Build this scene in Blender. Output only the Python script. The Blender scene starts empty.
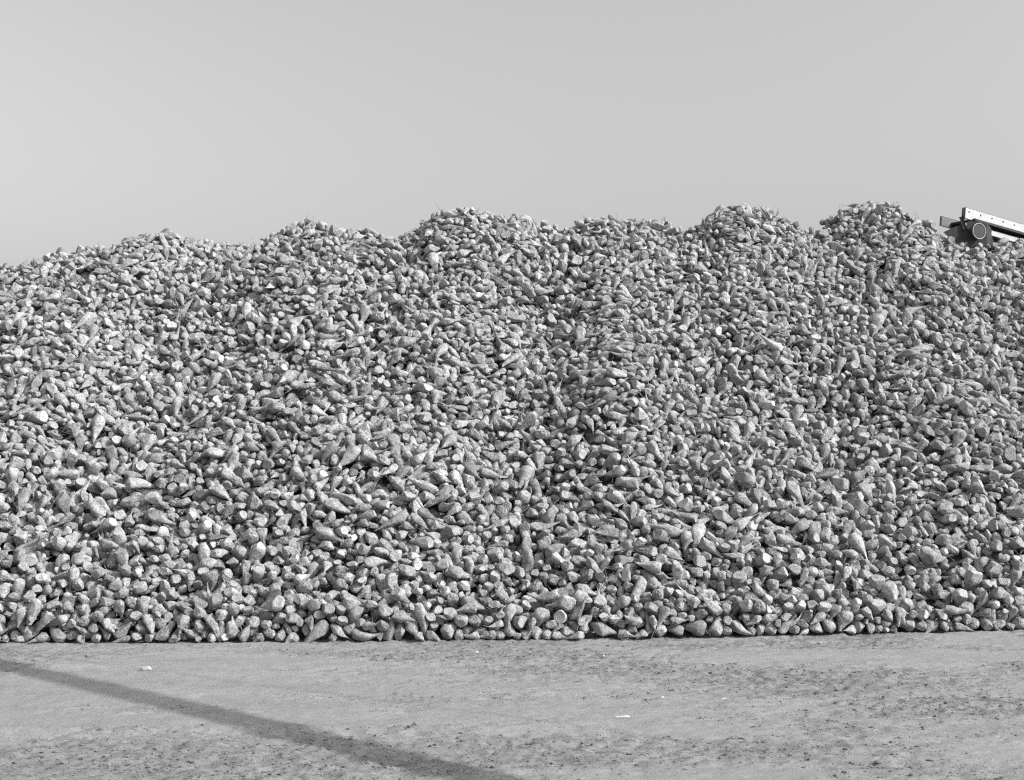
import numpy as np, math
F_PX, CX, HOR, CAM_Z = 1300.0, 512.0, 448.0, 1.6
def foot_y(x):
    x = np.clip(x, -7.5, 7.5)
    return 10.86 + 0.085*x + 0.012*x*x
SIL = np.array([(-260,285),(-120,268),(0,262),(43,256),(60,250),(85,244),(107,253),(127,243),(165,235),(198,238),(225,244),(249,246),(269,229),(298,216),(314,221),
 (327,232),(352,228),(369,226),(392,243),(421,225),(437,212),(469,210),(502,219),(521,210),(537,217),(560,227),(595,214),
 (614,218),(630,219),(672,219),(690,238),(712,216),(732,205),(764,207),(787,214),(825,234),(845,211),(874,202),(896,207),
 (932,234),(970,236),(1010,240),(1060,228),(1120,224),(1200,238),(1300,240)], float)
DEPTH = 6.6
_sx = (SIL[:,0]-CX)/F_PX*17.5
for _i in range(12):
    _D = foot_y(_sx) + DEPTH
    _sx = (SIL[:,0]-CX)/F_PX*_D
_sz = CAM_Z + (HOR-SIL[:,1])/F_PX*_D
def _smooth(x):
    acc = 0
    for d in np.linspace(-1.4, 1.4, 9): acc = acc + np.interp(x+d, _sx, _sz)
    return acc/9
def heap_h(x, y):
    """height of the outer face of the heap"""
    x = np.asarray(x, float); y = np.asarray(y, float)
    yf = foot_y(x)
    c0 = np.interp(x, _sx, _sz); cs = _smooth(x)
    d = y - yf
    dc = DEPTH + 0.25*np.sin(x*1.7+0.6) + 0.15*np.sin(x*4.1)
    w = np.exp(-np.clip(dc-d, 0, None)**2/(2*1.3**2))
    crest = cs + 1.45*(c0-cs)*w + .085
    slope = (crest-0.22)/dc
    rib = 0.14*np.sin(x*1.9 + 0.35*y + 0.8)*np.sin(np.clip(d/dc,0,1)*math.pi) \
        + 0.09*np.sin(x*3.3 - 0.6*y)*np.sin(np.clip(d/dc,0,1)*math.pi) + 0.05*np.sin(2.3*y + 1.3*x)*np.clip(d,0,1)*np.clip(dc-d,0,1)
    uu = np.clip(d/dc,0,1); rib = rib - 0.20*np.exp(-((x+0.1-1.0*uu)/0.45)**2)*np.sin(uu*math.pi)**.7 - 0.12*np.exp(-((x-3.0-1.2*uu)/0.4)**2)*np.sin(uu*math.pi)
    plane = 0.16 + slope*np.clip(d,0,None)*(1+0.06*(1-np.clip(d/dc,0,1))) + rib
    cap = crest + 0.02 - 0.5*np.clip(d-dc-0.5, 0, None)
    k = 0.06
    h = -k*np.logaddexp(-plane/k, -cap/k) + 0.04
    return np.where(d < 0, 0.0, h)
def profile(t, p):
    """radius/R at t along the beet, t=0 crown cut, t=1 tail"""
    t = np.asarray(t, float)
    a = np.interp(t, [0, .05, .13, .22], [.66, .84, .97, 1.0])
    u = np.clip((t-.22)/.78, 0, 1)
    return np.where(t < .22, a, (1-u)**p*0.94+0.06)
SKY_STR, SUN_STR, DENSITY, THIN, VERBOSE = 0.145, 5.0, 222, .26, False
def unit(v): return v/np.maximum(1e-9, np.linalg.norm(v, axis=-1, keepdims=True))
def frames(d):
    up = np.where(np.abs(d[:, 2:3]) > .9, np.array([[1., 0, 0]]), np.array([[0., 0, 1]]))
    a = unit(np.cross(up, d)); return a, np.cross(d, a)
def beet_params(n, seed):
    r = np.random.default_rng(seed)
    q = dict(p=r.uniform(.9, 2.3, n), amp=r.uniform(.01, .085, (n, 5)), ph=r.uniform(0, 6.28, (n, 5)), tw=r.normal(0, 1.6, (n, 5)),
             wr=r.uniform(.004, .022, n), wf=r.uniform(18, 34, n), tilt=r.normal(0, .24, n), tph=r.uniform(0, 6.28, n),
             bend=r.normal(0, .22, n), bph=r.uniform(0, 6.28, n), kink=r.normal(0, .06, n), roll=r.uniform(0, 6.28, n),
             tmax=np.where(r.random(n) < .33, r.uniform(.55, .9, n), 1.0), dome=(r.random(n) < .26),
             domeh=r.uniform(.12, .5, n), tone=np.clip(r.normal(1, .13, n), .6, 1.28), off=r.uniform(-40, 40, (n, 3)),
             cutr=r.uniform(.86, 1.30, n), lump=r.normal(0, 1, (n, 6)), flat=r.uniform(.72, 1.0, n), fork=r.random(n), side=r.random(n), pa=r.uniform(0, 6.28, (n, 4)), pz=r.uniform(-.25, .75, (n, 4)), pd=r.uniform(.50, .95, (n, 4)))
    return q
def beet_geo(head, d, R, L, q, nt, nr):
    """-> V (n,nv,3), bco (n,nv,3), rad (n,nv). rows: 3 crown rings in, nr side rings, tail centre"""
    n = len(R); a, b = frames(d)
    th = np.linspace(0, 2*math.pi, nt, endpoint=False)[None, :]
    tt = np.concatenate([[0, .035, .09, .16, .24], np.linspace(.24, 1, nr-4)[1:]])
    rows = []; radv = []; loc = []
    def shape(th, t):                       # relative radial factor
        f = 1+np.zeros((n, th.shape[1]))
        for k in range(5):
            f = f+q['amp'][:, k:k+1]*(1.0 if k < 3 else .6)*np.cos((k+1)*th+q['ph'][:, k:k+1]+q['tw'][:, k:k+1]*t*3)
        for s in (0, math.pi):              # the two root furrows
            dth = np.cos(th-q['roll'][:, None]-s+.9*t)
            f = f-.11*np.clip((dth-.86)/.14, 0, 1)*np.clip(t/.25, 0, 1)
        f = f+q['wr'][:, None]*np.sin(q['wf'][:, None]*t+1.5*np.sin(th+q['ph'][:, 1:2]))
        f = f+.05*q['lump'][:, 0:1]*np.sin(9*t+q['ph'][:, 2:3]+th)*np.exp(-((t-.35)/.3)**2)
        return f
    e1c, e1s = np.cos(q['bph'])[:, None], np.sin(q['bph'])[:, None]
    def slice_(x, y, zz):                   # knife cuts and squashed flats: push back what lies beyond a few planes
        Rr = R[:, None]
        for k in range(4):
            nx, ny, nz = np.cos(q['pa'][:, k:k+1]), np.sin(q['pa'][:, k:k+1]), q['pz'][:, k:k+1]-.25
            c = q['pd'][:, k:k+1]*Rr + nz*.9*Rr
            e = np.clip((x*nx+y*ny+zz*nz-c)/(1+nz*nz), 0, None)*.92
            x = x-e*nx; y = y-e*ny; zz = zz-e*nz
        return x, y, zz
    def place(x, y, zz):                    # local -> bent local
        x, y, zz = slice_(x, y, zz)
        u = zz/L[:, None]
        o = L[:, None]*(q['bend'][:, None]*np.clip(u-.15, 0, 2)**2*1.5+q['kink'][:, None]*np.sin(u*5)*np.clip(u, 0, 1))
        x = x+o*e1c; y = y+o*e1s
        return head[:, None]+x[..., None]*a[:, None]+y[..., None]*b[:, None]+zz[..., None]*d[:, None]
    prof0 = .66*q['cutr']
    for kk, fr in enumerate((0.0, .38, .74)):
        t = 0.0; th_ = th if fr else th
        rr = R[:, None]*prof0[:, None]*fr*shape(th_, t)
        z = R[:, None]*q['tilt'][:, None]*np.cos(th-q['tph'][:, None])*fr*.8
        z = z+np.where(q['dome'], -q['domeh']*(1-fr**2), .03*(1-fr))[:, None]*R[:, None]
        z = z+np.where(q['dome'], .10, .012)[:, None]*R[:, None]*np.sin(3*th+q['ph'][:, 3:4]+kk*2)*(fr > 0)
        x = rr*np.cos(th); y = rr*np.sin(th)*q['flat'][:, None]
        rows.append(place(x, y, z)); loc.append(np.stack([x, y, z+0*x], -1)); radv.append(np.full((n, nt), fr))
    for j, t0 in enumerate(tt):
        t = t0*q['tmax'][:, None]
        pr = profile(t, q['p'][:, None])
        blend = np.clip(1-t/.12, 0, 1)
        pr = pr*(1-blend)+pr*q['cutr'][:, None]*blend if j else prof0[:, None]+0*t
        fl = q['flat'][:, None]
        rr = R[:, None]*pr*shape(th, t)
        z = t*L[:, None]+R[:, None]*q['tilt'][:, None]*np.cos(th-q['tph'][:, None])*.8*np.clip(1-t/.3, 0, 1)
        if j > 1: z = z+.03*R[:, None]*np.sin(2*th+q['ph'][:, 4:5]+j)
        x = rr*np.cos(th); y = rr*np.sin(th)*fl
        rows.append(place(x, y, z)); loc.append(np.stack([x, y, z+0*x], -1)); radv.append(np.ones((n, nt)))
    jr = np.random.default_rng(5)
    for j in range(2, len(rows)): rows[j] = rows[j]+jr.normal(0, .015, rows[j].shape)*R[:, None, None]*(.3 if nt > 20 else 1)
    x = np.zeros((n, 1)); z = (q['tmax']*L)[:, None]+.02*R[:, None]
    rows.append(place(x, x, z)); loc.append(np.stack([x, x, z], -1)); radv.append(np.zeros((n, 1)))
    V = np.concatenate(rows, 1); B = np.concatenate(loc, 1)+q['off'][:, None]; Rd = np.concatenate(radv, 1)
    return V, B, Rd
def beet_faces(nt, nr):
    """crown faces then root faces (quads; fans are triangles written as degenerate-free tris)"""
    crown, root, tail = [], [], []
    for r_ in range(3-0):
        for k in range(nt):
            k2 = (k+1) % nt
            A, B_, C_, D_ = r_*nt+k, r_*nt+k2, (r_+1)*nt+k2, (r_+1)*nt+k
            if r_ == 0: crown.append((A, C_, D_)[::-1]) if False else crown.append((0, C_, D_))
            else: crown.append((A, B_, C_, D_))
    for r_ in range(3, 3+nr-1):
        for k in range(nt):
            k2 = (k+1) % nt
            root.append((r_*nt+k, r_*nt+k2, (r_+1)*nt+k2, (r_+1)*nt+k))
    last = (3+nr-1)*nt; c = (3+nr)*nt
    for k in range(nt): tail.append((last+k, last+(k+1) % nt, c))
    return crown, root, tail
# the heap settles as stiff rows of balls
def settle(seed=7, margin=1.15, iters=190):
    rng = np.random.default_rng(seed); x0, x1 = -9.3, 9.3; n0 = 42000; dmax = 8.0
    i = np.arange(n0)
    xs = x0+(x1-x0)*((.5+i*.7548776662) % 1); ds = dmax*((.5+i*.5698402910) % 1)
    ys = foot_y(xs)+ds; keep = np.abs(xs) < ys*.394+margin; xs, ys, ds = xs[keep], ys[keep], ds[keep]; N = len(xs)
    want = int((x1-x0)*dmax*keep.mean()*DENSITY)
    xs, ys, ds = xs[:want], ys[:want], ds[:want]; N = len(xs)
    R = np.clip(np.exp(rng.normal(np.log(.0435), .21, N)), .027, .080)
    L = np.clip(R*np.clip(rng.normal(5.0, 1.1, N), 3.0, 7.6), .085, .37)
    R = R*(1+.10*np.exp(-ds/1.2)); L = L*np.where(ds < .6, .80, 1)
    ti = np.array([.14, .34, .55, .76]); ri = profile(ti, 1.15)*np.array([.97, .97, .95, .9]); S = 4
    z = heap_h(xs, ys)-((.5+i[:N]*.38197) % 1)*.215
    c = np.stack([xs, ys, np.maximum(z, .05)], 1)+rng.normal(0, .02, (N, 3))
    dr = rng.normal(size=(N, 3)); nrm = np.array([0, -.55, .83]); dr = unit(dr); dr -= .20*(dr@nrm)[:, None]*nrm+.28*np.array([.12, -.75, .5]); dr = unit(dr)
    lowr = (ds < .75)[:, None]; dr = unit(np.where(lowr, dr*np.array([1, 1, .35])+np.array([0, .35, -.05]), dr))
    s = (ti[None]-.45)*L[:, None]; rad = R[:, None]*ri[None]; w = rad**2; w /= w.sum(1, keepdims=True)
    bid = np.repeat(np.arange(N), S); rf = rad.reshape(-1); smean = (w*s).sum(1); sc_ = s-smean[:, None]
    P = c[:, None]+s[:, :, None]*dr[:, None]; M = N*S
    offs = [(a, b, e) for a in (-1, 0, 1) for b in (-1, 0, 1) for e in (-1, 0, 1) if (a, b, e) >= (0, 0, 0)]
    def pairs(X, mg):
        ij = np.floor((X-X.min(0))/.19).astype(np.int64)+1; dm = ij.max(0)+2
        key = (ij[:, 0]*dm[1]+ij[:, 1])*dm[2]+ij[:, 2]; o = np.argsort(key, kind='stable')
        nk = int(dm.prod()); start = np.searchsorted(key[o], np.arange(nk+1)); oa, ob = [], []
        for a_, b_, e_ in offs:
            kk = np.clip(key+(a_*dm[1]+b_)*dm[2]+e_, 0, nk-1); lo = start[kk]; cnt = start[kk+1]-lo; m = cnt > 0
            a = np.repeat(np.arange(M)[m], cnt[m]); st = np.repeat(lo[m]-(np.cumsum(cnt[m])-cnt[m]), cnt[m])
            b = o[st+np.arange(len(a))]; ok = bid[a] != bid[b]
            if (a_, b_, e_) == (0, 0, 0): ok &= a < b
            a, b = a[ok], b[ok]; ok = ((X[a]-X[b])**2).sum(1) < (rf[a]+rf[b]+mg)**2
            oa.append(a[ok]); ob.append(b[ok])
        return np.concatenate(oa), np.concatenate(ob)
    def core(x, y): return heap_h(x, np.maximum(y, foot_y(x)+.02))-.205
    g = np.array([0, .5, -.87])
    for it in range(iters):
        X = P.reshape(-1, 3)
        if it % 12 == 0: A, B = pairs(X, .03)
        if it % 20 == 0:
            e = .02; xx, yy = X[:, 0], X[:, 1]; h0 = core(xx, yy); gx = (core(xx+e, yy)-h0)/e; gy = np.clip((core(xx, yy+e)-h0)/e, -1, 1.5); rx, ry = xx.copy(), yy.copy()
            ln = np.sqrt(1+gx*gx+gy*gy); nn = np.stack([-gx, -gy, np.ones(M)], 1)/ln[:, None]; fy = foot_y(xx)
        f = it/iters
        X = X+g*(.0042 if f < .55 else .0022 if f < .8 else .0005)
        d = X[A]-X[B]; l = np.sqrt((d*d).sum(1))+1e-9; ov = rf[A]+rf[B]-l; m = ov > 0
        a, b = A[m], B[m]; pv = d[m]*(.47*ov[m]/l[m])[:, None]
        cnt = np.bincount(a, minlength=M)+np.bincount(b, minlength=M)
        D = np.stack([np.bincount(a, pv[:, k], minlength=M)-np.bincount(b, pv[:, k], minlength=M) for k in range(3)], 1)
        X = X+D/np.maximum(1, cnt*.42)[:, None]
        hc = h0+gx*(X[:, 0]-rx)+gy*(X[:, 1]-ry); pen = rf-(X[:, 2]-hc)/ln
        X = X+nn*(np.clip(pen, 0, .03)*(X[:, 1] > fy+.1))[:, None]
        X[:, 2] += np.clip(rf-X[:, 2], 0, .03); X[:, 1] += np.clip(fy+.005-X[:, 1]+rf, 0, .03)
        P = X.reshape(N, S, 3); c = (P*w[:, :, None]).sum(1)
        dr = unit(((P-c[:, None])*(sc_*w)[:, :, None]).sum(1)); P = c[:, None]+sc_[:, :, None]*dr[:, None]
    if VERBOSE: print('settled', N, 'overlap mm', ov[m].mean()*1e3, np.percentile(ov[m], 95)*1e3)
    head = c-(smean+.45*L)[:, None]*dr
    depth = heap_h(c[:, 0], c[:, 1])-c[:, 2]
    # rolled away: leaves the face loose and pitted
    keep = rng.random(N) > np.where((depth < .13) & (c[:, 2] > .16), THIN, 0)
    return head[keep], dr[keep], R[keep], L[keep]
# ------------------------------------------------------------------ helpers
import bpy, bmesh, base64, zlib, random
from mathutils import Vector, Matrix
sc = bpy.context.scene
COL = sc.collection
PITCH = math.atan((HOR-390)/F_PX)
def to_px(p):
    x, y, z = p[0], p[1], p[2]-CAM_Z
    cp, sp = math.cos(PITCH), math.sin(PITCH)
    f = y*cp+z*sp; v = -y*sp+z*cp
    return CX+F_PX*x/f, 390-F_PX*v/f
def ground_at(px, py):
    D = CAM_Z*F_PX/(py-HOR); return ((px-CX)/F_PX*D, D)
def mesh_np(name, V, quads, tris, mats, mi_q=None, mi_t=None, smooth=True):
    me = bpy.data.meshes.new(name)
    quads = np.asarray(quads, np.int32).reshape(-1, 4); tris = np.asarray(tris, np.int32).reshape(-1, 3)
    nq, nt_ = len(quads), len(tris)
    me.vertices.add(len(V)); me.vertices.foreach_set('co', np.asarray(V, np.float32).ravel())
    me.loops.add(nq*4+nt_*3); me.loops.foreach_set('vertex_index', np.concatenate([quads.ravel(), tris.ravel()]).astype(np.int32))
    me.polygons.add(nq+nt_)
    st = np.concatenate([np.arange(nq)*4, nq*4+np.arange(nt_)*3]).astype(np.int32)
    me.polygons.foreach_set('loop_start', st)
    mi = np.concatenate([np.zeros(nq, np.int32) if mi_q is None else mi_q, np.zeros(nt_, np.int32) if mi_t is None else mi_t]).astype(np.int32)
    me.polygons.foreach_set('material_index', mi)
    me.polygons.foreach_set('use_smooth', np.full(nq+nt_, smooth))
    for m in mats: me.materials.append(m)
    me.update(calc_edges=True)
    return me
def attr(me, name, kind, data):
    a = me.attributes.new(name, kind, 'POINT')
    a.data.foreach_set('vector' if kind == 'FLOAT_VECTOR' else 'value', np.asarray(data, np.float32).ravel())
def link(name, me, parent=None):
    o = bpy.data.objects.new(name, me); COL.objects.link(o)
    if parent is not None: o.parent = parent
    return o
def empty(name, loc, label, cat, group=None):
    o = bpy.data.objects.new(name, None); COL.objects.link(o); o.location = loc; o.empty_display_size = .1
    o['label'] = label; o['category'] = cat
    if group: o['group'] = group
    return o
def tag(o, label=None, cat=None, group=None, kind=None):
    for k, v in (('label', label), ('category', cat), ('group', group), ('kind', kind)):
        if v: o[k] = v
    return o

# ------------------------------------------------------------------ materials (the photograph is black and white: all greys)
class NT:
    def __init__(s, name):
        s.m = bpy.data.materials.new(name); s.m.use_nodes = True; s.t = s.m.node_tree; s.n = s.t.nodes
        s.b = s.n['Principled BSDF']; s.b.inputs['Roughness'].default_value = .9
        s.b.inputs['Specular IOR Level'].default_value = .25
    def new(s, typ, **kw):
        x = s.n.new(typ)
        for k, v in kw.items():
            if k in x.inputs: x.inputs[k].default_value = v
            else: setattr(x, k, v)
        return x
    def l(s, a, b): s.t.links.new(a, b)
    def noise(s, vec, scale, detail=4, rough=.6, dist=0.):
        x = s.new('ShaderNodeTexNoise'); x.inputs['Scale'].default_value = scale; x.inputs['Detail'].default_value = detail
        x.inputs['Roughness'].default_value = rough; x.inputs['Distortion'].default_value = dist; s.l(vec, x.inputs['Vector']); return x.outputs['Fac']
    def mr(s, v, a, b, c, d):
        x = s.new('ShaderNodeMapRange'); s.l(v, x.inputs[0])
        for i, q in enumerate((a, b, c, d)): x.inputs[i+1].default_value = q
        return x.outputs[0]
    def math(s, op, a, b=None):
        x = s.new('ShaderNodeMath', operation=op)
        for i, v in enumerate((a, b)):
            if v is None: continue
            if hasattr(v, 'links'): s.l(v, x.inputs[i])
            else: x.inputs[i].default_value = v
        return x.outputs[0]
    def bump(s, h, strength, dist, prev=None):
        x = s.new('ShaderNodeBump'); x.inputs['Strength'].default_value = strength; x.inputs['Distance'].default_value = dist
        s.l(h, x.inputs['Height'])
        if prev is not None: s.l(prev, x.inputs['Normal'])
        return x.outputs[0]
    def out(s, val, nrm=None):
        c = s.new('ShaderNodeCombineColor')
        for i in range(3): s.l(val, c.inputs[i])
        s.l(c.outputs[0], s.b.inputs['Base Color'])
        if nrm is not None: s.l(nrm, s.b.inputs['Normal'])
        return s.m
def beet_material(name, base, cut):
    t = NT(name)
    co = t.new('ShaderNodeAttribute', attribute_name='bco').outputs['Vector']
    tone = t.new('ShaderNodeAttribute', attribute_name='tone').outputs['Fac']
    big = t.noise(co, 14, 3, .6, .4); mid = t.noise(co, 45, 5, .65, .6); fine = t.noise(co, 260, 3, .7)
    v = t.math('MULTIPLY', tone, base)
    if cut:
        rad = t.new('ShaderNodeAttribute', attribute_name='rad').outputs['Fac']
        w = t.math('ADD', t.math('MULTIPLY', rad, 17.), t.math('MULTIPLY', mid, 7.))
        ring = t.math('SINE', w)
        v = t.math('MULTIPLY', v, t.mr(ring, -1, 1, .86, 1.06))
        v = t.math('MULTIPLY', v, t.mr(rad, .05, .3, .74, 1.))
        v = t.math('MULTIPLY', v, t.mr(big, .52, .66, 1.0, .60))
        v = t.math('MULTIPLY', v, t.mr(mid, .35, .65, .82, 1.12))
        n = t.bump(ring, .35, .002)
        n = t.bump(mid, .8, .006, n)
    else:
        v = t.math('MULTIPLY', v, t.mr(big, .38, .62, .70, 1.16))
        v = t.math('MULTIPLY', v, t.mr(mid, .48, .66, 1.08, .58))
        v = t.math('MULTIPLY', v, t.mr(fine, .3, .7, .78, 1.2))
        st = t.new('ShaderNodeMapping'); st.inputs['Scale'].default_value = (40, 40, 170); t.l(co, st.inputs['Vector'])
        wr = t.noise(st.outputs[0], 1.0, 3, .6, .5)
        v = t.math('MULTIPLY', v, t.mr(wr, .52, .72, 1.03, .72))
        n = t.bump(wr, .55, .005)
        n = t.bump(mid, 1., .016, n)
    n = t.bump(fine, .5, .002, n)
    return t.out(v, n)
def plain_material(name, base, scale=30., var=.25, stretch=None, rough=.8, bump=.002):
    t = NT(name); t.b.inputs['Roughness'].default_value = rough
    co = t.new('ShaderNodeTexCoord').outputs['Object']
    if stretch:
        mp = t.new('ShaderNodeMapping'); mp.inputs['Scale'].default_value = stretch; t.l(co, mp.inputs['Vector']); co = mp.outputs[0]
    f = t.noise(co, scale, 5, .65)
    v = t.mr(f, .25, .75, base*(1-var), base*(1+var))
    return t.out(v, t.bump(f, .6, bump))
SKIN = beet_material('beet_skin', .335, False)
CUT = beet_material('beet_cut_face', .38, True)

# ------------------------------------------------------------------ the beets, where each came to rest
head, axis, BR, BL = settle()
NB = len(BR)
# which of them show largest from the camera: cast a grid of rays and count
from mathutils.bvhtree import BVHTree
def shown(step=2.0):
    qq = beet_params(NB, 3); V, _, _ = beet_geo(head, axis, BR, BL, qq, 7, 8); cr, ro, ta = beet_faces(7, 8); F = cr+ro+ta
    nv = V.shape[1]; nf = len(F); tree = BVHTree.FromPolygons(V.reshape(-1, 3).tolist(), [tuple(v+i*nv for v in f) for i in range(NB) for f in F])
    cnt = np.zeros(NB, int); cp, sp = math.cos(PITCH), math.sin(PITCH)
    for py in np.arange(200, 650, step):
        for px in np.arange(8, 1020, step):
            u = (px-512)/F_PX; v = (390-py)/F_PX; h = tree.ray_cast(Vector((0, 0, CAM_Z)), Vector((u, cp-v*sp, sp+v*cp)))
            if h[2] is not None: cnt[h[2]//nf] += 1
    return cnt
cnt = shown()
order = np.lexsort((head[:, 1], -cnt)); head, axis, BR, BL = head[order], axis[order], BR[order], BL[order]
if VERBOSE: print('beets', NB, 'visible', (cnt > 0).sum(), (cnt > 10).sum(), 'at 300', cnt[order[299]])
q = {k: v[order] for k, v in beet_params(NB, 3).items()}
NEAR = 300
near_m = np.arange(NB) < NEAR
def sub(d, m): return {k: v[m] for k, v in d.items()}

def fork_geo(idx, nt, nr):
    """a side root that splits off the main one, on the beets that have it"""
    h2 = head[idx]+axis[idx]*(BL[idx]*.34)[:, None]
    a, b = frames(axis[idx]); ph = q['bph'][idx][:, None]+2.4
    side = a*np.cos(ph)+b*np.sin(ph)
    d2 = unit(axis[idx]+side*(.35+.4*q['side'][idx])[:, None])
    qq = sub(q, idx); qq['off'] = qq['off']+3; qq['bend'] = -qq['bend']*1.5; qq['p'] = qq['p']*.8
    qq['dome'] = np.ones(len(idx), bool); qq['domeh'] = np.full(len(idx), .5); qq['tmax'] = np.ones(len(idx))
    return beet_geo(h2+side*(BR[idx]*.22)[:, None], d2, BR[idx]*.5, BL[idx]*.58, qq, nt, nr)

def strip(p, d, L_, w, curve, up=0.):
    """bent thin stalk as a small three sided tube -> verts, faces"""
    d = np.array([math.cos(d), math.sin(d), up]); d /= np.linalg.norm(d); s = np.cross(d, [0, 0, 1]); s /= np.linalg.norm(s); u = np.cross(s, d)
    V = []; F = []; m = 6
    for i in range(m+1):
        f = i/m; c = np.array(p)+d*L_*f+s*curve*L_*f*f+u*curve*.4*L_*math.sin(f*3)
        for k_ in range(3):
            an = 2.1*k_; V.append(c+(s*math.cos(an)+u*math.sin(an)*.6)*w*(1-.7*f))
    for i in range(m):
        for k_ in range(3): F.append((i*3+k_, i*3+(k_+1) % 3, i*3+3+(k_+1) % 3, i*3+3+k_))
    return V, F
def rootlet(i, rr):
    """thin hair root hanging from the tail or the flank of beet i"""
    f = rr.choice([.45, .75, .97]); a, b = frames(axis[i:i+1]); ph = rr.uniform(0, 6.28); side = (a*math.cos(ph)+b*math.sin(ph))[0]
    p = head[i]+axis[i]*BL[i]*f*q['tmax'][i]+side*BR[i]*(1-f)*.8; e = unit(axis[i]+side*rr.uniform(.3, 1.6)+np.array([0, -.7, .3])); Lh = rr.uniform(.05, .13)
    V, F = strip((0, 0, 0), 0, Lh, rr.uniform(.0025, .005), rr.normal(0, .35)); V = np.array(V); s2, u2 = frames(e[None])
    return p+V[:, :1]*e+V[:, 1:2]*s2+V[:, 2:]*u2, F
# individually modelled beets: those that show largest
NT1, NR1 = 22, 20
V1, B1, D1 = beet_geo(head[:NEAR], axis[:NEAR], BR[:NEAR], BL[:NEAR], sub(q, near_m), NT1, NR1)
cr1, ro1, ta1 = beet_faces(NT1, NR1)
def words_for():
    info = []
    for i in range(NEAR):
        mid = head[i]+axis[i]*BL[i]*.4
        px, py = to_px(mid); hx, hy = to_px(head[i]); tx, ty = to_px(head[i]+axis[i]*BL[i])
        view = unit(mid-np.array([0, 0, CAM_Z])); face = float(-(view*-axis[i]).sum())   # >0: crown faces the camera
        dx, dy = tx-hx, ty-hy
        flat = not q['dome'][i]
        if face > .72: o = 'crown outward' if not flat else 'crown outward'
        elif face < -.72: o = 'tail outward'
        elif abs(dx) > abs(dy)*2: o = 'tail ' + ('right' if dx > 0 else 'left')
        elif abs(dy) > abs(dx)*2: o = 'tail ' + ('down' if dy > 0 else 'up')
        else: o = 'tail ' + ('down ' if dy > 0 else 'up ') + ('right' if dx > 0 else 'left')
        bottom = py > 614 and mid[2] < .13
        hgt = 'on dirt' if bottom else ('above bottom row' if py > 592 else 'low in heap' if py > 530 else 'halfway up heap' if py > 380 else 'high in heap')
        e = (43, 175, 310, 445, 580, 715, 850)
        ac = ['far left', 'left side', 'left of centre', 'centre', 'right of centre', 'right side', 'far right'][max(0, sum(px > z for z in e)-1)]
        size = 'big' if BR[i] > .070 else 'slim' if BL[i]/BR[i] > 4.4 else 'stout' if BL[i]/BR[i] < 3.3 else 'medium'
        kind = 'flat-cut' if flat else 'round-crowned'
        info.append((px, '%s %s beet, %s, %s, %s' % (size, kind, o, hgt, ac)))
    from collections import defaultdict
    g = defaultdict(list)
    for i, (px, w) in enumerate(info): g[w].append((px, i))
    ordn = ['leftmost', 'second', 'third', 'fourth', 'fifth', 'sixth', 'seventh', 'eighth', 'ninth']
    out = [''] * NEAR
    for w, lst in g.items():
        lst.sort()
        for k, (px, i) in enumerate(lst):
            if len(lst) == 1: out[i] = w
            elif k == 0: out[i] = w+', leftmost'
            elif k == len(lst)-1: out[i] = w+', rightmost'
            else: out[i] = w+', %s from left' % ordn[min(k, 8)]
    return out
LABELS = words_for()
fork_near = [i for i in range(NEAR) if q['fork'][i] < .13]
FV, FB, FD = fork_geo(np.array(fork_near), 12, 10); fcr, fro, fta = beet_faces(12, 10)
GROUP = 'sugar beets in the great heap'
for i in range(NEAR):
    c = head[i]+axis[i]*BL[i]*.4
    base = Vector((c[0], c[1], c[2]-BR[i]))
    t = empty('sugar_beet', base, LABELS[i], 'sugar beet', GROUP)
    bl = np.array(base)
    nc = 4*NT1
    # crown piece
    cv = V1[i, :nc]-bl
    dome = bool(q['dome'][i])
    quads = [f for f in cr1 if len(f) == 4]; tris = [f for f in cr1 if len(f) == 3]
    me = mesh_np('crown', cv, quads, tris, [SKIN if dome else CUT])
    attr(me, 'bco', 'FLOAT_VECTOR', B1[i, :nc]); attr(me, 'rad', 'FLOAT', D1[i, :nc]); attr(me, 'tone', 'FLOAT', np.full(nc, q['tone'][i]))
    link('crown' if dome else 'cut_crown_face', me, t)
    # root piece
    rv = V1[i, 3*NT1:]-bl; sh = 3*NT1
    quads = [tuple(v-sh for v in f) for f in ro1]; tris = [tuple(v-sh for v in f) for f in ta1]
    rb = B1[i, 3*NT1:]; rd = D1[i, 3*NT1:]; broken = q['tmax'][i] < 1
    mt = [1 if broken else 0]*len(tris)
    if i in fork_near:
        j = fork_near.index(i); o = len(rv)
        rv = np.concatenate([rv, FV[j]-bl]); rb = np.concatenate([rb, FB[j]]); rd = np.concatenate([rd, FD[j]])
        for f in fcr+fro+fta:
            f = tuple(v+o for v in f)
            if len(f) == 4: quads.append(f)
            else: tris.append(f); mt.append(0)
    me = mesh_np('root', rv, quads, tris, [SKIN, CUT], None, np.array(mt))
    attr(me, 'bco', 'FLOAT_VECTOR', rb); attr(me, 'rad', 'FLOAT', rd); attr(me, 'tone', 'FLOAT', np.full(len(rv), q['tone'][i]))
    link('root', me, t)
    if i % 3 == 0:
        wv, wf = rootlet(i, np.random.default_rng(500+i))
        me = mesh_np('rootlet', wv-bl, wf, np.zeros((0, 3), int), [SKIN]); attr(me, 'bco', 'FLOAT_VECTOR', wv); attr(me, 'tone', 'FLOAT', np.full(len(wv), 1.1)); link('rootlet', me, t)

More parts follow.
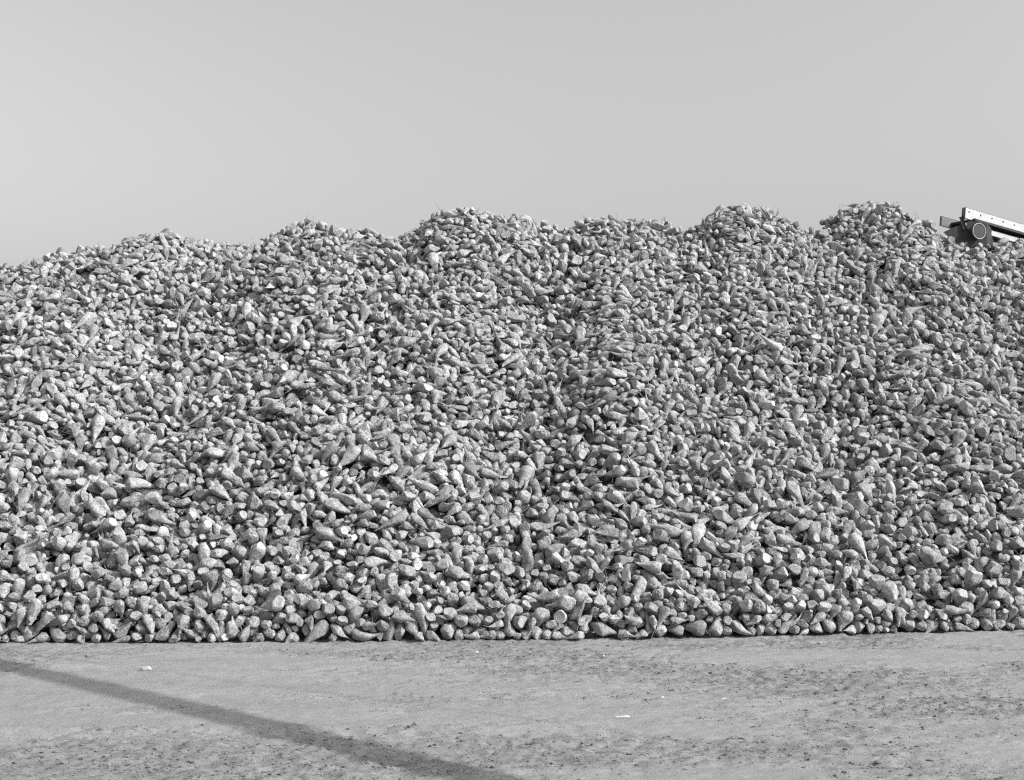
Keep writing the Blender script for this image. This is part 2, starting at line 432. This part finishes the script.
# the rest of the heap: thousands more beets over a core coloured as shade
def stack_geo(V, B, D, tones, nt, nr, dome, broken):
    n, nv = V.shape[:2]; cr, ro, ta = beet_faces(nt, nr)
    Q = np.array([f for f in cr if len(f) == 4]+ro); T = np.array([f for f in cr if len(f) == 3]+ta)
    off = (np.arange(n)*nv)[:, None, None]
    cutm = np.where(dome, 0, 1)
    nqc = len([f for f in cr if len(f) == 4]); ntc = len([f for f in cr if len(f) == 3])
    mq = np.zeros((n, len(Q)), int); mq[:, :nqc] = cutm[:, None]
    mt = np.zeros((n, len(T)), int); mt[:, :ntc] = cutm[:, None]; mt[:, ntc:] = np.where(broken, 1, 0)[:, None]
    return V.reshape(-1, 3), B.reshape(-1, 3), D.reshape(-1), np.repeat(tones, nv), (Q[None]+off).reshape(-1, 4), (T[None]+off).reshape(-1, 3), mq.ravel(), mt.ravel()
pieces = []
far = np.arange(NEAR, NB)
for lo_, hi_, nt, nr in ((NEAR, 3000, 18, 16), (3000, 8500, 12, 12), (8500, NB, 8, 8)):
    ix = np.arange(lo_, hi_); qq = sub(q, ix)
    g = beet_geo(head[ix], axis[ix], BR[ix], BL[ix], qq, nt, nr)
    pieces.append(stack_geo(*g, qq['tone'], nt, nr, qq['dome'], qq['tmax'] < 1))
    fx = ix[q['fork'][ix] < .13]
    pieces.append(stack_geo(*fork_geo(fx, 9, 8), q['tone'][fx], 9, 8, np.ones(len(fx), bool), np.zeros(len(fx), bool)))
wv, wf = [], []
for i in range(NEAR, 6500, 2):
    v_, f_ = rootlet(i, np.random.default_rng(500+i)); o = 21*len(wv); wv.append(v_); wf += [tuple(k_+o for k_ in f) for f in f_]
wv = np.concatenate(wv)
pieces.append((wv, wv*1., np.ones(len(wv)), np.full(len(wv), 1.1), np.array(wf), np.zeros((0, 3), int), np.zeros(len(wf), int), np.zeros(0, int)))
# added core under the beets, coloured dark as the shade in their gaps
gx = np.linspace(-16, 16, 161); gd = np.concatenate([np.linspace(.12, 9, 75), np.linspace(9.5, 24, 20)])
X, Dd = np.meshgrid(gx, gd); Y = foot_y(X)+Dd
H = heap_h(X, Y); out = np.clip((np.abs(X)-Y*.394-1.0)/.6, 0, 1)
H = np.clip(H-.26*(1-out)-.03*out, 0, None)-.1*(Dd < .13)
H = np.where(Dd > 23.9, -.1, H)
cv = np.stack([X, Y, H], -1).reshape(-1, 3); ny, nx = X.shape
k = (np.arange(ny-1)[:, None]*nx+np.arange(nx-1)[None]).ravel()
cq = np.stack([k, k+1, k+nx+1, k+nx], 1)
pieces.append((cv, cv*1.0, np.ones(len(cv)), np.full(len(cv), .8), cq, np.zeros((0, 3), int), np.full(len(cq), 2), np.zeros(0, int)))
t = NT('heap_gap_shade'); co = t.new('ShaderNodeTexCoord').outputs['Object']
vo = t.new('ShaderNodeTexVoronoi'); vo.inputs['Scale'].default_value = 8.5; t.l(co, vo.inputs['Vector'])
CORE = t.out(t.mr(vo.outputs['Distance'], .2, .7, .22, .04), t.bump(t.math('SUBTRACT', 1., vo.outputs['Distance']), 1., .09))  # darker between cells: shade between beets put into the colour
offs = np.cumsum([0]+[len(p[0]) for p in pieces])
Vs = np.concatenate([p[0] for p in pieces])
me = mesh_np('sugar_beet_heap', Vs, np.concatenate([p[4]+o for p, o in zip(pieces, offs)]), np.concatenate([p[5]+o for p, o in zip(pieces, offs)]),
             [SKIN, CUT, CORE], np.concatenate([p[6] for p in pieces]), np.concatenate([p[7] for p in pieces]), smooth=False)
attr(me, 'bco', 'FLOAT_VECTOR', np.concatenate([p[1] for p in pieces])); attr(me, 'rad', 'FLOAT', np.concatenate([p[2] for p in pieces]))
attr(me, 'tone', 'FLOAT', np.concatenate([p[3] for p in pieces]))
tag(link('sugar_beet_heap', me), 'vast heap of thousands of topped sugar beets with a bumpy crest against the sky', 'beet heap', kind='stuff')

# ------------------------------------------------------------------ ground
nrng = np.random.default_rng(11)
def vnoise(x, y, seed):
    xi = np.floor(x).astype(np.int64); yi = np.floor(y).astype(np.int64); fx = x-xi; fy = y-yi
    fx = fx*fx*(3-2*fx); fy = fy*fy*(3-2*fy)
    def h(a, b):
        v = (a*374761393+b*668265263+seed*982451653) & 0xffffffff
        v = ((v ^ (v >> 13))*1274126177) & 0xffffffff
        return ((v ^ (v >> 16)) & 0xffff)/65535.
    return (h(xi, yi)*(1-fx)+h(xi+1, yi)*fx)*(1-fy)+(h(xi, yi+1)*(1-fx)+h(xi+1, yi+1)*fx)*fy
def fbm(x, y, seed, o=4):
    s = 0; a = .5
    for k_ in range(o): s = s+a*(vnoise(x*2**k_, y*2**k_, seed+k_)-.5); a *= .55
    return s
def rough_zone(x, y):
    """0 smooth packed dirt .. 1 loose crumbly dirt, in streaks across the yard"""
    n = fbm(x*.45+3, y*1.3, 5, 3)*3.0+fbm(x*1.6, y*3.6, 9, 3)*1.6
    return np.clip(.42+n+.045*x+.25*np.exp(-((y-8.2)/.5)**2), 0, 1)
def ground_z(x, y):
    z = .022*fbm(x*.8, y*1.6, 21, 3)+.012*fbm(x*4, y*7, 31, 3)
    r = rough_zone(x, y)
    z = z+(.30+r)*(.042*fbm(x*11, y*17, 41, 3)+.034*np.abs(fbm(x*34, y*42, 51, 2)))-.010*r
    # shallow wheel ruts running across the yard, with lug marks
    for k_, (yy, sl, am) in enumerate(((9.72, .045, .010), (8.35, .03, .013), (7.25, -.02, .012), (6.75, -.02, .010))):
        dd = y-(yy+sl*x+.10*np.sin(x*.7+k_)); br = np.clip(fbm(x*.9, y*0+k_, 61, 2)*4+.75, 0, 1)
        z = z+am*br*(-np.exp(-(dd/.10)**2)*(1+.35*np.sin(x*34+dd*20))+.6*np.exp(-((np.abs(dd)-.17)/.05)**2))
    # curved wheel track near the foot of the heap
    for o in (0., .11):
        cx, cy, rr = 2.45+o*.3, 9.75, 1.42-o
        dd = np.abs(np.hypot(x-cx, y-cy)-rr); arc = (x < cx-.6) & (y > 8.9) & (y < 10.6)
        z = z-.010*np.exp(-(dd/.018)**2)*arc*(.6+.4*np.sin(y*70))
    # keep level at the foot
    return z*np.clip(1-(np.abs(y-foot_y(x)-.1) < .0), 0, 1)
xa = np.concatenate([-np.geomspace(900, 5.1, 30), np.arange(-5, 5.5, .02), np.geomspace(5.55, 900, 30)])
ya = np.concatenate([-np.geomspace(900, .5, 22), np.linspace(0, 5.4, 30), np.arange(5.5, 11.8, .018), np.geomspace(11.9, 900, 30)])
X, Y = np.meshgrid(xa, ya); Z = ground_z(X, Y)*((np.abs(X) < 60) & (np.abs(Y) < 60))
gv = np.stack([X, Y, Z], -1).reshape(-1, 3); ny, nx = X.shape
k = (np.arange(ny-1)[:, None]*nx+np.arange(nx-1)[None]).ravel()
t = NT('dirt')
co = t.new('ShaderNodeTexCoord').outputs['Object']
rz = t.new('ShaderNodeAttribute', attribute_name='rough').outputs['Fac']
mp = t.new('ShaderNodeMapping'); mp.inputs['Scale'].default_value = (.8, 2.2, 1); t.l(co, mp.inputs['Vector']); cs = mp.outputs[0]
n1 = t.noise(cs, 1.3, 5, .6); n2 = t.noise(cs, 16, 6, .7, .3); n3 = t.noise(cs, 90, 5, .75); n4 = t.noise(co, 420, 2, .7)
v = t.mr(n1, .3, .7, .215, .262)
v = t.math('MULTIPLY', v, t.mr(n3, .3, .7, .80, 1.18))
v = t.math('MULTIPLY', v, t.mr(n4, .3, .7, .88, 1.12))
dk = t.math('MULTIPLY', t.mr(n2, .52, .62, 0, 1), t.mr(rz, .25, .8, .10, .40))
v = t.math('MULTIPLY', v, t.math('SUBTRACT', 1., dk))
v = t.math('MULTIPLY', v, t.mr(rz, .3, 1., 1.03, .86))
n = t.bump(n2, .5, .012); n = t.bump(n3, .7, .006, n); n = t.bump(n4, .4, .002, n)
DIRT = t.out(v, n)
me = mesh_np('ground', gv, np.stack([k, k+1, k+nx+1, k+nx], 1), np.zeros((0, 3), int), [DIRT])
attr(me, 'rough', 'FLOAT', rough_zone(X, Y).ravel())
tag(link('ground', me), kind='structure')

# crumbs of soil and bits of straw
CLOD = plain_material('soil_clod', .15, 60, .35); STRAW = plain_material('dry_straw', .55, 40, .2); CHIP = plain_material('beet_chip', .42, 50, .15)
ico = bmesh.new(); bmesh.ops.create_icosphere(ico, subdivisions=1, radius=1.); iv = np.array([v.co[:] for v in ico.verts]); fi = np.array([[v.index for v in f.verts] for f in ico.faces]); ico.free()
def scatter_points(n, lo_y=6.0, pw=1.0, seed=1, foot=False):
    r = np.random.default_rng(seed); out = np.zeros((0, 2))
    while len(out) < n:
        y = r.uniform(lo_y, 11.3, n*3); x = r.uniform(-1, 1, n*3)*(y*.394+1)
        ok = (y < foot_y(x)-.01) & (r.random(n*3) < rough_zone(x, y)**pw)
        out = np.concatenate([out, np.stack([x, y], 1)[ok]])
    return out[:n]
def clods(n, seed, smin, smax, pw):
    P = scatter_points(n, seed=seed, pw=pw); r = np.random.default_rng(seed+5)
    s = np.exp(r.uniform(math.log(smin), math.log(smax), n))*r.uniform(.6, 1, n)
    V = iv[None]*(1+r.normal(0, .22, (n, len(iv), 1)))*s[:, None, None]*np.stack([r.uniform(.8, 1.7, n), r.uniform(.7, 1.2, n), r.uniform(.4, .8, n)], 1)[:, None]
    V[..., 0] += P[:, None, 0]; V[..., 1] += P[:, None, 1]; V[..., 2] += (ground_z(P[:, 0], P[:, 1])+s*.2)[:, None]
    return V.reshape(-1, 3), (fi[None]+(np.arange(n)*len(iv))[:, None, None]).reshape(-1, 3)
a = clods(34000, 3, .0018, .006, 1.0); b = clods(2600, 4, .005, .016, 1.6)
me = mesh_np('soil_crumbs', np.concatenate([a[0], b[0]]), np.zeros((0, 4), int), np.concatenate([a[1], b[1]+len(a[0])]), [CLOD], smooth=False)
tag(link('soil_crumbs', me), 'dark crumbs of dirt scattered over the bare yard', 'soil crumbs', kind='stuff')
r = np.random.default_rng(8); V = []; F = []
for x, y in scatter_points(1300, seed=17, pw=.7):
    v_, f_ = strip((x, y, float(ground_z(np.array([x]), np.array([y]))[0])+.003), r.normal(0, .8)+(math.pi if r.random() < .5 else 0), r.uniform(.015, .09), r.uniform(.0008, .0020), r.normal(0, .3))
    o = len(V); V += v_; F += [tuple(q_+o for q_ in f) for f in f_]
me = mesh_np('straw_litter', np.array(V), F, np.zeros((0, 3), int), [STRAW])
tag(link('straw_litter', me), 'pale bits of straw and leaf scattered on the dirt', 'straw litter', kind='stuff')

# beet chips one can point at
def chip(px, py, lx, ly, lz, rot, label, name='beet_chip', cat='beet chip', seed=0):
    x, y = ground_at(px, py); z = float(ground_z(np.array([x]), np.array([y]))[0])
    bm = bmesh.new(); bmesh.ops.create_icosphere(bm, subdivisions=2, radius=1.); rr = random.Random(seed)
    for v in bm.verts:
        f = 1+rr.uniform(-.16, .16); c = v.co
        v.co = Vector((c.x*lx*f*(1-.25*c.x), c.y*ly*f, max(c.z, -.6)*lz*f+.12*lz*math.sin(c.x*4)))
    me = bpy.data.meshes.new(name); bm.to_mesh(me); bm.free(); me.materials.append(CHIP)
    o = link(name, me); o.location = (x, y, z+lz*.6); o.rotation_euler = (0, 0, rot)
    return tag(o, label, cat)
chip(150, 668, .040, .022, .016, .1, 'pale chip of beet lying on the dirt above the long dark shadow', seed=1)
chip(623, 716, .048, .010, .008, .25, 'thin pale sliver of beet lying right of centre on the foreground dirt', seed=2)
chip(603, 656, .014, .009, .008, 1.2, 'tiny white crumb of beet on dirt, right of centre near the bottom row', seed=3)
chip(661, 696, .016, .010, .007, .5, 'small pale flake of beet on dirt beside dark clods right of centre', seed=4)
chip(817, 643, .018, .014, .008, 2.2, 'small white chip on dirt just below the bottom row at right', seed=5)
chip(477, 650, .018, .010, .008, .2, 'tiny pale chip on dirt close under the heap at centre', seed=6)
chip(722, 696, .020, .008, .005, .1, 'flat pale flake on the foreground dirt at right', seed=7)

# dry leaf stalks sticking out of the crest
def stalk(px, py, D, dpx, dpy, w, label, curve=.15):
    p = np.array([(px-CX)/F_PX*D, D, CAM_Z+(HOR-py)/F_PX*D]); e = np.array([(px+dpx-CX)/F_PX*D, D, CAM_Z+(HOR-py+dpy)/F_PX*D])
    d = e-p; L_ = np.linalg.norm(d); V, F = strip((0, 0, 0), 0, L_, w, curve)
    V = np.array(V); ang = math.atan2(d[2], d[0]); c, s = math.cos(ang), math.sin(ang)
    V = np.stack([V[:, 0]*c-V[:, 1]*s, V[:, 2], V[:, 0]*s+V[:, 1]*c], 1)
    me = mesh_np('leaf_stalk', V, F, np.zeros((0, 3), int), [plain_material('withered_stalk', .22)])
    o = link('leaf_stalk', me); o.location = p; tag(o, label, 'leaf stalk', 'withered leaf stalks on the crest')
stalk(447, 217, 17.3, -15, 16, .011, 'long withered stalk leaning left from the tallest left-centre mound', .12)
stalk(302, 227, 17.0, 2, 14, .010, 'short dry stalk standing upright on the mound at left of centre')
stalk(127, 244, 16.9, 3, 8, .006, 'small thin stalk on the low crest near the left edge')
stalk(474, 211, 17.4, 5, 5, .006, 'thin stalk leaning right on the tallest left-centre mound')
stalk(845, 216, 18.1, -5, 12, .009, 'thin stalk on the left shoulder of the rightmost mound')
stalk(662, 220, 17.8, 5, 6, .006, 'thin stalk in the dip left of the double mound')

# ------------------------------------------------------------------ conveyor end over the crest at right
DC = 18.35
def W(px, py, D=DC): return Vector(((px-CX)/F_PX*D, D, CAM_Z+(HOR-py)/F_PX*D))
LIGHT = plain_material('pale_board', .42, 8, .22, (1, 1, 8)); MIDG = plain_material('shaded_board_and_leg', .15, 10, .2, (1, 1, 6)); DARK = plain_material('dark_sheet_metal', .035, 12, .3, rough=.6)  # MIDG puts shade into the far board's colour; legs use it too
root = empty('conveyor', W(975, 232), 'end of a loading conveyor with pale boards over the crest at far right', 'conveyor')
rp = root.location
U = Vector((.86, .50, -.11)).normalized()
def bar(name, p, u, length, h, th, mat, parent=root, origin=None, tilt=0.):
    """board from p along u: p = top corner of its near end"""
    u = u.normalized(); s = u.cross(Vector((0, 0, 1))).normalized(); w = s.cross(u)
    w = (w+s*tilt).normalized(); s = u.cross(w)
    bm = bmesh.new(); bmesh.ops.create_cube(bm, size=1.)
    for v in bm.verts:
        c = v.co.copy(); v.co = (p-rp)+u*(c.x+.5)*length+w*(c.z-.5)*h+s*c.y*th
    bmesh.ops.bevel(bm, geom=bm.edges[:], offset=min(h, th)*.12, segments=1, affect='EDGES')
    me = bpy.data.meshes.new(name); bm.to_mesh(me); bm.free(); me.materials.append(mat)
    return link(name, me, parent)
bar('side_board', W(968, 206), U, 7.0, .155, .035, LIGHT)
bar('belt', W(969, 217)+Vector((.0, .25, 0)), U, 6.9, .03, .55, DARK)
bar('side_rail', W(966, 221.5), U, 7.0, .075, .05, LIGHT)
bar('end_cleat', W(966, 215), Vector((.3, -.1, -1)), .20, .05, .05, DARK)
bar('end_cleat', W(967.5, 206.5)-Vector((.02, .0, 0)), Vector((-.1, 0, -1)), .2, .03, .03, DARK)
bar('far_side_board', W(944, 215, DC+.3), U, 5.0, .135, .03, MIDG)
bm = bmesh.new()
pts = [W(946, 231), W(958, 225.5), W(974, 219.5), W(990, 222), W(990, 246), W(970, 246), W(956, 240)]
fr = [bm.verts.new(p-rp) for p in pts]; bk = [bm.verts.new(p-rp+Vector((.28, .45, -.05))) for p in pts]
bm.faces.new(fr[::-1]); bm.faces.new(bk)
for i in range(len(pts)): bm.faces.new((fr[i], fr[(i+1) % len(pts)], bk[(i+1) % len(pts)], bk[i]))
bmesh.ops.recalc_face_normals(bm, faces=bm.faces[:])
me = bpy.data.meshes.new('hood'); bm.to_mesh(me); bm.free(); me.materials.append(DARK); link('hood', me, root)
def torus(name, c, R_, r_, mat, parent, yaw=.35):
    V = []; F = []; n1_, n2_ = 36, 8
    for i in range(n1_):
        a_ = 2*math.pi*i/n1_
        for j in range(n2_):
            b_ = 2*math.pi*j/n2_; rr = R_+r_*math.cos(b_)
            V.append((rr*math.cos(a_)*math.cos(yaw)-r_*math.sin(b_)*math.sin(yaw)+c[0], rr*math.cos(a_)*math.sin(yaw)+r_*math.sin(b_)*math.cos(yaw)+c[1], rr*math.sin(a_)+c[2]))
            F.append((i*n2_+j, ((i+1) % n1_)*n2_+j, ((i+1) % n1_)*n2_+(j+1) % n2_, i*n2_+(j+1) % n2_))
    return link(name, mesh_np(name, np.array(V), F, np.zeros((0, 3), int), [mat]), parent)
wc = W(979, 231)-rp+Vector((0, -.06, 0))
bm = bmesh.new(); bmesh.ops.create_cone(bm, cap_ends=True, segments=32, radius1=.105, radius2=.105, depth=.07)
bmesh.ops.bevel(bm, geom=[e for e in bm.edges if len(e.link_faces) == 2 and e.calc_face_angle() > 1], offset=.008, segments=2, affect='EDGES')
bmesh.ops.transform(bm, matrix=Matrix.Translation(wc) @ Matrix.Rotation(.35, 4, 'Z') @ Matrix.Rotation(math.pi/2, 4, 'X'), verts=bm.verts[:])
me = bpy.data.meshes.new('pulley'); bm.to_mesh(me); bm.free(); me.materials.append(DARK); pu = link('pulley', me, root)
torus('rim', wc+Vector((0.012, -.035, 0)), .110, .006, LIGHT, pu)
for kx in (.08, .32, .56, .80, 1.04):
    p = W(968, 206)+U*kx+Vector((-.0, -.02, -.05)); bm = bmesh.new(); bmesh.ops.create_icosphere(bm, subdivisions=2, radius=.012)
    bmesh.ops.transform(bm, matrix=Matrix.Translation(p-rp), verts=bm.verts[:]); me = bpy.data.meshes.new('bolt'); bm.to_mesh(me); bm.free(); me.materials.append(DARK); link('bolt', me, root)
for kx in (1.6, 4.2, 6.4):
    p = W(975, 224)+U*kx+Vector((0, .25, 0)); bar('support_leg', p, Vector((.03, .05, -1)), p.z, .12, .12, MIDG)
bar('frame_beam', W(976, 233)+Vector((0, .2, 0)), U, 6.8, .12, .1, DARK)

# ------------------------------------------------------------------ guessed boom, added out of view to cast the long shadow
SUN_EL = math.radians(34); AZ = Vector((.925, -.38, 0)).normalized()
foot_pt = Vector((7.4, -.5, 0)); tip = Vector((-5.5, 11.3, 0))+AZ*(8.6/math.tan(SUN_EL))+Vector((0, 0, 8.6))
CASTERW = plain_material('shadow_boom_wood', .16, 6, .3, (8, 8, 1))
root2 = empty('shadow_boom', foot_pt, 'unseen stand-in boom added to cast the soft dark shadow across the lower left dirt', 'boom')
n_ = 20; V = []; F = []; ax_ = tip-foot_pt; rot = ax_.to_track_quat('Z', 'Y').to_matrix(); LEN = ax_.length
for i in range(25):
    zz = LEN*i/24; rr = .165-.055*i/24
    for k_ in range(n_):
        a_ = 2*math.pi*k_/n_; V.append(tuple(rot @ Vector((rr*math.cos(a_)*(1+.03*math.sin(3*a_)), rr*math.sin(a_), zz))))
        if i: F.append(((i-1)*n_+k_, (i-1)*n_+(k_+1) % n_, i*n_+(k_+1) % n_, i*n_+k_))
top = len(V); V.append(tuple(rot @ Vector((0, 0, LEN+.03)))); T = [(top-n_+k_, top-n_+(k_+1) % n_, top) for k_ in range(n_)]
link('shaft', mesh_np('shaft', np.array(V), F, T, [CASTERW]), root2)
# guy cables added to hold up the stand-in boom
for e_ in (Vector((17, -3, 0)), Vector((19, 9, 0))):
    dd_ = tip-e_; bm = bmesh.new(); bmesh.ops.create_cone(bm, cap_ends=True, segments=8, radius1=.009, radius2=.009, depth=dd_.length)
    bmesh.ops.transform(bm, matrix=Matrix.Translation((tip+e_)/2-foot_pt) @ dd_.to_track_quat('Z', 'Y').to_matrix().to_4x4(), verts=bm.verts[:])
    me = bpy.data.meshes.new('guy_cable'); bm.to_mesh(me); bm.free(); me.materials.append(CASTERW); link('guy_cable', me, root2)

# ------------------------------------------------------------------ sky, sun, camera
w = bpy.data.worlds.new('World'); sc.world = w; w.use_nodes = True; nt_ = w.node_tree
bg = nt_.nodes['Background']; sky = nt_.nodes.new('ShaderNodeTexSky'); sky.sky_type = 'NISHITA'; sky.sun_disc = False
sky.sun_elevation = SUN_EL; sky.sun_rotation = math.atan2(AZ.x, AZ.y); sky.dust_density = 5.0; sky.air_density = 1.3; sky.ozone_density = 1.
sep = nt_.nodes.new('ShaderNodeVectorMath'); sep.operation = 'DOT_PRODUCT'; sep.inputs[1].default_value = (.215, .515, .75)
nt_.links.new(sky.outputs[0], sep.inputs[0]); nt_.links.new(sep.outputs['Value'], bg.inputs['Color']); bg.inputs['Strength'].default_value = SKY_STR
ld = bpy.data.lights.new('sun', 'SUN'); ld.energy = SUN_STR; ld.angle = math.radians(.45); ld.color = (1, 1, 1)
lo_ = bpy.data.objects.new('sun', ld); COL.objects.link(lo_)
sd = Vector((AZ.x*math.cos(SUN_EL), AZ.y*math.cos(SUN_EL), math.sin(SUN_EL))); lo_.rotation_euler = sd.to_track_quat('Z', 'Y').to_euler(); lo_.location = (8, -8, 12)
cd = bpy.data.cameras.new('camera'); cd.sensor_width = 36; cd.lens = 36*F_PX/1024; cd.clip_end = 3000; cd.clip_start = .05
cam = bpy.data.objects.new('camera', cd); COL.objects.link(cam); cam.location = (0, 0, CAM_Z); cam.rotation_euler = (math.pi/2+PITCH, 0, 0); sc.camera = cam
sc.view_settings.view_transform = 'Standard'; sc.view_settings.look = 'None'; sc.view_settings.exposure = 0; sc.view_settings.gamma = 1
sc.render.film_transparent = False
sc.cycles.max_bounces = 5; sc.cycles.diffuse_bounces = 1; sc.cycles.use_denoising = False
sc.cycles.filter_width = 1.3 if hasattr(sc.cycles, 'filter_width') else 1.5
